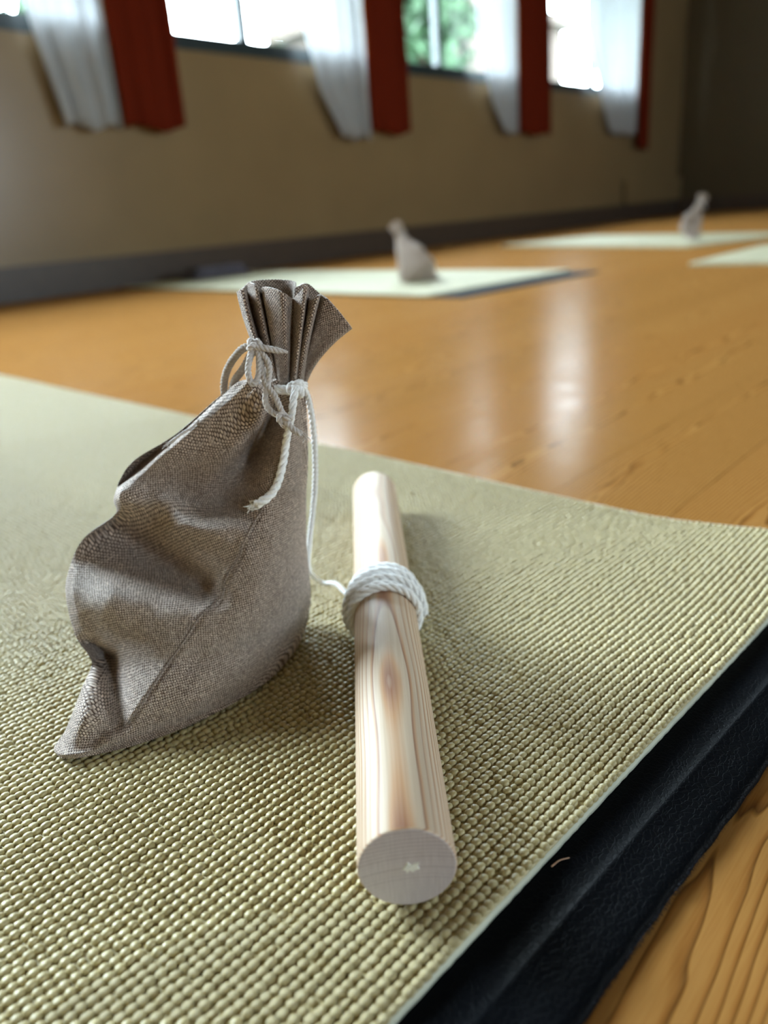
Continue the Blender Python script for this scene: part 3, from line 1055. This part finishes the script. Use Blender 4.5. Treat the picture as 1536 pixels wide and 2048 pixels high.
# folds pressed into the front
A = ((front - BO) @ BR) * 1000
Bc = ((front - BO) @ BP) * 1000
D = np.zeros_like(A)
D += polyline_field(A, Bc, [(56.3, 48.5), (47.9, 36.4), (37.2, 25.4), (24.1, 17.1)], [-22, -23, -14, -3], [3.2, 4.2, 6, 6], [5, 6, 8, 8])
D += polyline_field(A, Bc, [(-13, 24), (4.8, 18.5), (9.3, 9.6), (20.2, 5.6), (31.3, 1.0)], [10, 15, 17, 12, 4], 5.5, 10)
D += polyline_field(A, Bc, [(-19, 14.7), (-6.5, 1.2), (3.9, -9.0), (15.5, -19.2), (20.0, -24.1)], [-16, -20, -20, -16, -5], [10, 9, 8, 6, 3], [7, 8, 8, 6, 3])
D += polyline_field(A, Bc, [(-40, -8), (-25, -16), (-8, -26)], [8, 12, 4], 12)
D += polyline_field(A, Bc, [(-37, -35.0), (-29.8, -41.8), (-28.9, -53.4), (-28.3, -64.1)], [-12, -16, -14, -5], [3.5, 3.5, 3.5, 3], [3, 4, 5, 3])
D += polyline_field(A, Bc, [(-42, -46), (-41, -58), (-47, -67)], [5, 8, 5], 5.5)
D += polyline_field(A, Bc, [(-52.6, -71.0), (-44.7, -72.5), (-37.0, -70.3), (-31.1, -69.0), (-25.2, -69.0)], [4, 5, 5, 4, 1], 2.4)
D += polyline_field(A, Bc, [(-12.9, 28.3), (2.3, 37.0), (14.7, 43.9), (33.3, 55.5), (47.5, 64.1)], [7, 7, 7, 6, 5], 9, 1.5)
D += polyline_field(A, Bc, [(-14.4, 31.6), (0.5, 41.1), (13.1, 48.6), (32.2, 60.7), (46.8, 69.0)], [-8, -9, -9, -8, -6], 2.2, 6)
D += polyline_field(A, Bc, [(46.6, 62.9), (49.9, 55.6), (52.0, 46.6)], [6, 8, 7], 6, 1.6)
D += polyline_field(A, Bc, [(60, 47), (53, 30), (44, 12)], [2.5, 3, 2], 5)
D += polyline_field(A, Bc, [(68, 50), (66, 30), (64, 10)], [-1.5, -2, 0], 3)
D += polyline_field(A, Bc, [(76, 48), (74, 25), (66, -8)], [1.0, 1.5, .5], 4)
D += polyline_field(A, Bc, [(20, 12), (30, 14), (40, 6)], [-3, -4, -1], 5)
D += polyline_field(A, Bc, [(44, -4), (38, -20), (26, -30)], [2, 3, 1], 7)
D += polyline_field(A, Bc, [(14, -40), (2, -50), (-12, -62)], [-1.0, -2, -1], 4)
D += polyline_field(A, Bc, [(-27.9, -65.9), (-35.4, -66.4), (-40.1, -70.5), (-47.0, -70.9)], [-2, -2.4, -2, -1], 1.6)
for _ in range(20):                      # soften the joints of the fold lines
    D = np.vstack([D[:1], (D[:-2] + 2 * D[1:-1] + D[2:]) / 4, D[-1:]])
    D = np.hstack([D[:, :1], (D[:, :-2] + 2 * D[:, 1:-1] + D[:, 2:]) / 4, D[:, -1:]])
D += polyline_field(A, Bc, SEAM_PTS[1:], [0, .4, .8, .9, .9, .8, .7, .7, .7, .7, .5], 1.0, 2.4)
D += polyline_field(A, Bc, [(x + 1.3, y - .9) for x, y in SEAM_PTS[1:]], [0, -.4, -1.1, -1.3, -1.3, -1.2, -1.1, -1.0, -1.0, -.9, -.4], .9)
D += .35 * fold_noise(A, Bc, 3, .16) + .14 * fold_noise(A, Bc, 5, .45)
mask = np.clip(np.sin(phi) * 2.6, 0, 1)[None, :] ** .8
rmask = np.clip(np.minimum(rt_ / 1.6, (NR - 1 - rt_) / 1.2 + .25), 0, 1)[:, None]
D *= mask * rmask * .0011
front = front + D[..., None] * BW
ring = np.concatenate([front, back], 1)
# gathers towards the neck
ncol = NFR + NBK
colang = np.linspace(0, 2 * math.pi, ncol, endpoint=False)
gth = np.clip(1 - rt_ / 4.0, 0, 1)[:, None] * np.sin(colang * 11 + 1.2 * np.sin(colang * 3))[None, :]
cen_r = ring.mean(1, keepdims=True)
ring = ring + (ring - cen_r) * (gth * .05)[..., None]
ring[..., 2] = np.maximum(ring[..., 2], .0006)
NB = NROW * ncol
bag_loc = np.array([-.092, .300, 0.0])
pouch = empty('drawstring_pouch', tuple(bag_loc))
tag(pouch, 'large taupe woven drawstring pouch standing upright on the green mat', 'pouch')


def grid_uv_mesh(name, G, mat, parent, closed=True, cap_last=False, useam=None, seamless=0):
    """ring grid -> mesh with arc-length UVs counted in threads (1 mm)"""
    nr, nc = G.shape[:2]
    i, j = np.meshgrid(np.arange(nr - 1), np.arange(nc if closed else nc - 1), indexing='ij')
    jn = (j + 1) % nc
    Q = np.stack([i * nc + j, (i + 1) * nc + j, (i + 1) * nc + jn, i * nc + jn], -1).reshape(-1, 4)
    me = np_mesh(name, G.reshape(-1, 3) - bag_loc, Q)
    nxt = np.roll(G, -1, 1)
    du = np.linalg.norm(nxt - G, axis=2)
    Uc = np.concatenate([np.zeros((nr, 1)), np.cumsum(du, 1)], 1)
    if useam is not None:
        k0 = np.clip((useam * 1.0).astype(int), 0, nc - 1)
        Uc = Uc - Uc[np.arange(nr), k0][:, None]
    if cap_last:
        Uc = np.repeat(Uc[-1:], nr, 0)
    dv = np.linalg.norm(np.diff(G, axis=0), axis=2)
    Vc = np.concatenate([np.zeros((1, nc)), np.cumsum(dv, 0)], 0)
    Vc = np.concatenate([Vc, Vc[:, :1]], 1)
    scale = 1000.0 / .66
    ii, jj = i.ravel(), j.ravel()
    uv = np.empty((len(ii), 4, 2))
    for k, (di, dj) in enumerate(((0, 0), (1, 0), (1, 1), (0, 1))):
        uv[:, k, 0] = Uc[ii + di, jj + dj] * scale
        uv[:, k, 1] = Vc[ii + di, jj + dj] * scale
    lay = me.uv_layers.new(name='threads')
    lay.data.foreach_set('uv', uv.astype(np.float32).ravel())
    return link(name, me, mat, parent, True)


seam_col = np.array([int(np.argmin(np.abs(uu - s_))) for s_ in sm])


def flatten_panel(P3, start, iters=2500):
    """lay a cloth panel flat: relax a grid of springs towards its true edge lengths (mm)"""
    X = start.copy()
    sets = [((slice(None), slice(None, -1)), (slice(None), slice(1, None))),
            ((slice(None, -1), slice(None)), (slice(1, None), slice(None))),
            ((slice(None, -1), slice(None, -1)), (slice(1, None), slice(1, None))),
            ((slice(1, None), slice(None, -1)), (slice(None, -1), slice(1, None)))]
    rest = [np.linalg.norm(P3[q] - P3[p], axis=-1) * 1000 for p, q in sets]
    cnt = np.zeros(X.shape[:2])
    for p, q in sets:
        cnt[p] += 1
        cnt[q] += 1
    for _ in range(iters):
        acc = np.zeros_like(X)
        for (p, q), L in zip(sets, rest):
            d = X[q] - X[p]
            ln = np.linalg.norm(d, axis=-1) + 1e-9
            c = (.5 * (ln - L) / ln)[..., None] * d
            acc[p] += c
            acc[q] -= c
        X += 1.2 * acc / cnt[..., None]
    for _ in range(14):
        Y = X.copy()
        Y[1:-1, 1:-1] = (X[:-2, 1:-1] + X[2:, 1:-1] + X[1:-1, :-2] + X[1:-1, 2:] + 2 * X[1:-1, 1:-1]) / 6
        Y[1:-1, 0] = (X[:-2, 0] + 2 * X[1:-1, 0] + X[2:, 0]) / 4
        Y[1:-1, -1] = (X[:-2, -1] + 2 * X[1:-1, -1] + X[2:, -1]) / 4
        X = Y
    return X


RSTEP, PC = 6, 34
rows_c = np.unique(np.r_[np.arange(0, NROW, RSTEP), NROW - 1])
phs = np.arccos(np.clip(1 - 2 * sm, -1, 1))
panels = []
for side in (0, 1):
    P3 = np.zeros((len(rows_c), PC, 3))
    for k, r_ in enumerate(rows_c):
        pp = np.linspace(0, phs[r_], PC) if side == 0 else np.linspace(phs[r_], math.pi, PC)
        for c_ in range(3):
            P3[k, :, c_] = np.interp(pp, phi, front[r_, :, c_])
    X0 = np.stack([(P3 - BO) @ BR, (P3 - BO) @ BP], -1) * 1000
    X = flatten_panel(P3, X0)
    e = PC - 1 if side == 0 else 0
    d = X[int(len(rows_c) * .42), e] - X[int(len(rows_c) * .86), e]
    th = math.atan2(d[0], d[1])
    Rm = np.array([[math.cos(th), -math.sin(th)], [math.sin(th), math.cos(th)]])
    panels.append((X @ Rm.T) / .66)


def panel_uv(side, r_, ph):
    """thread coordinates of the point (row, angle) on a panel"""
    fr = r_ / RSTEP
    fr = np.interp(r_, rows_c, np.arange(len(rows_c)))
    p_ = ph / phs[r_] if side == 0 else (ph - phs[r_]) / (math.pi - phs[r_])
    fc = np.clip(p_, 0, 1) * (PC - 1)
    i0 = np.minimum(fr.astype(int), len(rows_c) - 2)
    j0 = np.minimum(fc.astype(int), PC - 2)
    a_, b_ = (fr - i0)[..., None], (fc - j0)[..., None]
    X = panels[side]
    return (X[i0, j0] * (1 - a_) * (1 - b_) + X[i0 + 1, j0] * a_ * (1 - b_) + X[i0, j0 + 1] * (1 - a_) * b_ + X[i0 + 1, j0 + 1] * a_ * b_)


body = grid_uv_mesh('body', ring, M_WEAVE, pouch, True, useam=seam_col)
bi, bj = np.meshgrid(np.arange(NROW - 1), np.arange(ncol), indexing='ij')
bi, bj = bi.ravel(), bj.ravel()
lay = body.data.uv_layers[0]
uvb = np.empty(len(body.data.loops) * 2, np.float32)
lay.data.foreach_get('uv', uvb)
uvb = uvb.reshape(-1, 4, 2)
isf = bj < NFR - 1
fi, fj = bi[isf], bj[isf]
left_side = (phi[fj] + phi[fj + 1]) / 2 < (phs[fi] + phs[fi + 1]) / 2
new = np.empty((len(fi), 4, 2))
for k, (di, dj) in enumerate(((0, 0), (1, 0), (1, 1), (0, 1))):
    va = panel_uv(0, fi + di, phi[fj + dj])
    vb = panel_uv(1, fi + di, phi[fj + dj]) + 500.0
    new[:, k] = np.where(left_side[:, None], va, vb)
uvb[isf] = new
lay.data.foreach_set('uv', uvb.ravel())

FA = ((front - BO) @ BR).ravel()
FB = ((front - BO) @ BP).ravel()
FD = ((front - BO) @ BW).ravel()


def on_front(a_mm, b_mm, off):
    """point on the pouch's front at (a, b), lifted by off"""
    d2 = (FA - a_mm * .001) ** 2 + (FB - b_mm * .001) ** 2
    k = np.argpartition(d2, 12)[:12]
    d = FD[k].max() + off
    return BO + a_mm * .001 * BR + b_mm * .001 * BP + d * BW


def hug(P, off):
    """push a world-space path out so that it lies on the pouch's front"""
    out = []
    for p_ in P:
        q_ = p_ - BO
        a_, b_ = q_ @ BR, q_ @ BP
        d2 = (FA - a_) ** 2 + (FB - b_) ** 2
        k = np.argpartition(d2, 10)[:10]
        if d2[k].min() < 9e-6:
            d = FD[k].max() + off
        else:
            d = q_ @ BW
        out.append(BO + a_ * BR + b_ * BP + d * BW)
    return np.array(out)


seam_path = np.array([on_front(x + .9, y - .5, .0002) for x, y in catmull(SEAM_PTS[2:], 70)])
Vq, Fq_ = tube_arrays(resample(seam_path, .0009), .00028, 6)
link('side_seam', mesh_from('side_seam', Vq - bag_loc, Fq_), M_SEAM, pouch, True)['label'] = 'sewn side seam running down to the bottom corner'

# gathered top above the tie
RIM = np.array([(-51.5, 322.0, 167.3), (-48.6, 318.0, 168.5), (-48.5, 326.0, 165.5), (-46.7, 324.0, 170.2), (-43.3, 318.0, 169.3), (-42.3, 325.0, 165.1), (-40.3, 317.0, 168.7), (-35.6, 312.0, 168.2), (-31.8, 310.0, 166.4), (-29.3, 316.0, 163.6), (-25.8, 312.0, 165.9), (-22.9, 311.0, 168.4), (-23.3, 320.0, 164.1), (-21.5, 313.0, 162.7), (-18.8, 311.0, 164.2), (-18.3, 319.0, 163.8), (-15.5, 316.0, 162.3), (-11.1, 316.0, 156.7), (-7.1, 318.0, 150.2), (-9.3, 328.0, 152.1), (-15.3, 330.0, 159.9), (-19.0, 328.0, 163.6), (-23.7, 326.0, 168.1), (-28.0, 323.0, 167.3), (-29.2, 330.0, 169.0), (-35.2, 334.0, 169.9), (-43.5, 334.0, 170.4), (-47.3, 331.0, 170.1), (-50.0, 328.0, 168.2)]) / 1000
NRM = 420
rim = catmull(RIM, NRM, closed=True)
# angle round the neck for every rim point: left 180, front 270, right 360, back 450 degrees
kk = np.array([0, 4, 9, 14, 18, 21, 25, 29]) / 29.0
an = np.array([180, 225, 275, 320, 360, 400, 470, 540.0])
ang = np.radians(np.interp(np.arange(NRM) / NRM, kk, an))
NC = np.array([-.0358, .3225, .1270])
tilt = (rim.mean(0) - NC)
tilt /= np.linalg.norm(tilt)
ax1 = np.array([1, 0, 0]) - tilt * tilt[0]
ax1 /= np.linalg.norm(ax1)
ax2 = np.cross(tilt, ax1)
rad_n = .0056 * (1 + .16 * np.sin(ang * 9))
neck = NC + rad_n[:, None] * (np.cos(ang)[:, None] * ax1 + np.sin(ang)[:, None] * ax2)
NT_ = 80


def smooth_loop(P, n):
    for _ in range(n):
        P = (np.roll(P, 1, 0) + 2 * P + np.roll(P, -1, 0)) / 4
    return P


# a half-way ring with rounder, deeper flutes, shifted a little so that the folds twist
half = smooth_loop(rim, 260)
detail = smooth_loop(rim, 30) - half
ex = np.interp(rim[:, 0], [-.0515, -.036, -.007], [.68, .56, .34])[:, None]
mid_ring = neck + (half - neck) * np.array([1, 1, 0]) * ex + (half - neck) * np.array([0, 0, 1]) * .5 + np.roll(detail, 3, 0) * np.array([.95, 1.7, .2])
G = []
for t in np.linspace(0, 1, NT_):
    c = (1 - t) ** 2
    q1 = 2 * t * (1 - t)
    ctrl = 2 * mid_ring - .5 * (neck + rim)
    G.append(neck * c + ctrl * q1 + rim * t * t)
G = np.array(G)
top = grid_uv_mesh('gathered_top', G, M_WEAVE, pouch, True, cap_last=True)
md = top.modifiers.new('cloth_thickness', 'SOLIDIFY')
md.thickness = .0009
md.offset = 0

# drawstring
MMm = lambda pts: np.array(pts, float) / 1000
SR = .00125


def cord_part(name, pts, rad, parent, mat, pitch=.0052, hugoff=None, n=40, extra=(), **kw):
    P = catmull(MMm(pts), n)
    if hugoff is not None:
        P = hug(P, hugoff)
    V_, F__ = join_arrays([rope_arrays(P, rad, pitch, **kw)] + list(extra))
    base_ = np.array(parent.location)
    return link(name, mesh_from(name, V_ - base_, F__), mat, parent, True)


def knot_arrays(c, r, rad, seed):
    r_ = np.random.default_rng(seed)
    t = np.linspace(0, 2 * math.pi, 60)
    P = np.stack([np.sin(t) + 2 * np.sin(2 * t), np.cos(t) - 2 * np.cos(2 * t), -np.sin(3 * t) * 1.3], 1) / 3 * r
    R3 = np.array(Matrix.Rotation(r_.uniform(0, 6), 3, 'X') @ Matrix.Rotation(r_.uniform(0, 6), 3, 'Z'))
    return rope_arrays(P @ R3.T + np.array(c), rad, .0052)


cord_part('bow_loop', [(-46.3, 312.0, 147.3), (-48.1, 309.0, 143.0), (-49.2, 306.0, 137.6), (-47.9, 305.0, 133.1), (-45.3, 306.0, 135.9), (-44.6, 309.0, 142.7), (-45.5, 312.0, 147.2)], SR * 1.05, pouch, M_STRING)
cord_part('drawstring_tail', [(-45.8, 309.5, 147.2), (-40.1, 309.5, 145.6), (-33.1, 311.0, 143.5)], SR * 1.15, pouch, M_STRING, taper=([0, .7, 1], [1, .9, .35]))
cord_part('bow_loop', [(-47.1, 313.0, 147.2), (-52.4, 316.0, 145.1), (-59.3, 322.0, 138.1), (-63.6, 328.0, 129.7), (-64.8, 331.0, 119.7)], SR * 1.3, pouch, M_STRING_SHADE)
cord_part('bow_loop', [(-46.6, 313.0, 145.9), (-52.5, 318.0, 137.7), (-58.6, 324.0, 130.7), (-62.9, 330.0, 120.2)], SR * 1.3, pouch, M_STRING_SHADE)
cord_part('drawstring', [(-44.9, 311.0, 146.3), (-40.8, 307.5, 140.0), (-41.7, 305.0, 133.0), (-43.4, 302.0, 126.7), (-41.0, 300.0, 122.3), (-36.8, 299.0, 120.6)], SR, pouch, M_STRING)
cord_part('drawstring', [(-44.3, 309.0, 141.7), (-42.7, 305.0, 133.1), (-39.4, 302.0, 128.4), (-37.8, 300.0, 124.5), (-36.7, 299.0, 121.0)], SR, pouch, M_STRING)
kn, kf = knot_arrays(MMm((-46.2, 310.5, 147.6)), .0024, SR, 3)
link('knot', mesh_from('knot', kn - bag_loc, kf), M_STRING, pouch, True)
kn, kf = knot_arrays(MMm((-36.4, 299.0, 119.3)), .0026, SR, 8)
link('knot', mesh_from('knot', kn - bag_loc, kf), M_STRING, pouch, True)


def fray(P0, direction, n, length, rad, seed, spread=.5):
    r_ = np.random.default_rng(seed)
    d0 = np.array(direction, float)
    d0 /= np.linalg.norm(d0)
    parts = []
    for _ in range(n):
        d = d0 + r_.normal(0, spread * .4, 3)
        d /= np.linalg.norm(d)
        L = length * r_.uniform(.6, 1.15)
        s = np.array(P0) + r_.normal(0, rad * 2.2, 3)
        P = np.array([s - d0 * .002, s, s + d * L * .5 + r_.normal(0, .0004, 3), s + d * L + r_.normal(0, .0008, 3)])
        parts.append(tube_arrays(catmull(P, 9), np.linspace(rad, rad * .6, 9), 5))
    return parts


t2 = MMm([(-36.4, 299.0, 119.3), (-33.7, 297.5, 115.8), (-30.3, 297.0, 113.2)])
cord_part('drawstring_tail', t2 * 1000, SR * 1.1, pouch, M_STRING, extra=fray(t2[-1], t2[-1] - t2[-2], 10, .003, .00022, 4))
cord_part('loose_thread', [(-74.2, 317.0, 117.6), (-76.7, 314.0, 115.4), (-80.7, 311.0, 113.8), (-85.9, 310.0, 110.6)], .0007, pouch, M_STRING, taper=([0, .5, 1], [.5, 1, .9]),
          extra=fray(MMm((-85.9, 310.0, 110.6)), (-5, -1, -3), 7, .0025, .0002, 5))

# ------------------------------------------------------------------ white cord between dowel and pouch
cord = empty('cotton_cord', (-.0035, .333, .0012))
tag(cord, 'white cotton cord wound round the dowel and tied to the large pouch', 'cord')
CR = .0017
dax = dl / DLEN
dn1 = np.array([dax[1], -dax[0], 0])
dn2 = np.array([0, 0, 1.0])


def coil(y0, y1, turns, r, ph0, wob, seed):
    t = np.linspace(0, 1, int(turns * 60))
    a_ = ph0 + 2 * math.pi * turns * t
    y = y0 + (y1 - y0) * t + wob * np.sin(a_ * .5 + seed)
    rr = r + .0004 * np.sin(a_ * 1.7 + seed)
    P = DA + dax * y[:, None] + rr[:, None] * (np.cos(a_)[:, None] * dn1 + np.sin(a_)[:, None] * dn2)
    P[:, 2] = np.maximum(P[:, 2], .0020)
    return P


yA, yB = .1475, .1735
link('winding', None or (lambda VF: mesh_from('winding', VF[0] - np.array(cord.location), VF[1]))(join_arrays([
    rope_arrays(coil(yA, yB, 6.5, DR + CR * 1.05, 0.3, .0007, 0), CR * 1.12, .013, step=.0009, seg=7),
    rope_arrays(coil(yA + .006, yB - .009, 1.55, DR + CR * 2.3, -math.pi * .05, .0012, 2), CR * 1.1, .013, step=.0009, seg=7)])), M_CORD, cord, True)
cl = DA + dax * (yB - .006) - dn1 * (DR + CR * 1.4) + dn2 * .004
cord_part('strand', [tuple(np.array(p)) for p in [(-30.7, 318.5, 128.2), (-28.9, 328.0, 121.9), (-28.4, 334.0, 109.3), (-29.2, 339.0, 94.3), (-31.0, 343.5, 78.6), (-34.0, 350.0, 62.4), (-38.5, 357.0, 42.3), (-41.4, 364.0, 23.3), (-36.5, 371.0, 11.5), (-28.0, 362.0, 14.5)]] + [tuple(cl * 1000)], CR * .8, cord, M_CORD, pitch=.008, n=160)
tie_t = np.linspace(0, 2 * math.pi * 2.1, 120)
tieP = np.array([-.0362, .3215, .1285]) + (.0073 + .0004 * np.sin(tie_t * 3))[:, None] * (np.cos(tie_t)[:, None] * ax1 + np.sin(tie_t)[:, None] * ax2) + (-.0022 + .0030 * tie_t / tie_t[-1])[:, None] * tilt
V_, F__ = rope_arrays(tieP, CR * .78, .008)
link('neck_tie', mesh_from('neck_tie', V_ - np.array(cord.location), F__), M_CORD, cord, True)
kn, kf = knot_arrays(MMm((-31.4, 311.5, 128.6)), .0030, CR * .85, 5)
link('knot', mesh_from('knot', kn - np.array(cord.location), kf), M_CORD, cord, True)
tw = [(-31.3, 309.0, 129.7), (-32.6, 306.0, 125.2), (-34.2, 303.0, 116.8), (-35.5, 300.0, 108.3), (-37.9, 298.0, 100.7), (-40.4, 295.0, 94.5), (-44.2, 293.0, 90.1), (-48.8, 291.0, 88.3)]
P = catmull(MMm(tw), 60)
hp = hug(P[18:], .0016)
P[18:] = hp
P[12:24] = np.array([np.linspace(P[12], P[23], 12)[k] for k in range(12)])
for _ in range(6):
    P[1:-1] = (P[:-2] + 2 * P[1:-1] + P[2:]) / 4
V_, F__ = join_arrays([rope_arrays(P, .0018, .0105, taper=([0, .9, 1], [.85, 1, 1.15]))] + fray(P[-1], P[-1] - P[-5], 26, .0048, .00032, 9))
link('frayed_tail', mesh_from('frayed_tail', V_ - np.array(cord.location), F__), M_CORD, cord, True)

# ------------------------------------------------------------------ pouches further back


def copy_pouch(loc, rz, sc, label):
    r_ = pouch.copy()
    COL.objects.link(r_)
    r_.location = loc
    r_.rotation_euler = (0, 0, rz)
    r_.scale = (sc, sc, sc)
    r_['label'] = label
    r_['group'] = 'pouches on the mats further back'
    for ch in list(pouch.children):
        if ch.name.split('.')[0] in ('body', 'gathered_top', 'bow_loop', 'drawstring', 'knot'):
            c = ch.copy()
            COL.objects.link(c)
            c.parent = r_
    return r_


copy_pouch((.165, 2.36, .0), math.radians(150), 1.0, 'blurred taupe pouch on the pale mat behind, beside its black end strip')
copy_pouch((1.37, 3.36, .0), math.radians(20), 1.0, 'most distant taupe pouch, on the mat beneath the dark end wall')

# folded dark cloth at the wall end of the middle mat
fc = empty('folded_cloth', (-.62, 3.36, .0), math.radians(40))
tag(fc, 'small dark grey folded cloth at the wall end of the pale mat', 'cloth')
for k in range(2):
    nn_ = 24
    gx, gy = np.meshgrid(np.linspace(-.13, .13, nn_), np.linspace(-.07, .07, nn_), indexing='ij')
    e = np.clip(np.minimum(.13 - np.abs(gx), .07 - np.abs(gy)) / .02, 0, 1)
    z = .002 + k * .022 + .022 * np.sqrt(e) * (1 + .15 * np.sin(gx * 40 + k) * np.cos(gy * 55))
    V_ = np.stack([gx * (1 - .1 * k), gy * (1 - .12 * k), z], -1).reshape(-1, 3)
    ii, jj = np.meshgrid(np.arange(nn_ - 1), np.arange(nn_ - 1), indexing='ij')
    q_ = np.stack([ii * nn_ + jj, (ii + 1) * nn_ + jj, (ii + 1) * nn_ + jj + 1, ii * nn_ + jj + 1], -1).reshape(-1, 4)
    o = link('fold', np_mesh('fold', V_, q_), M_GREYCLOTH, fc, True)
    o.modifiers.new('thickness', 'SOLIDIFY').thickness = .003
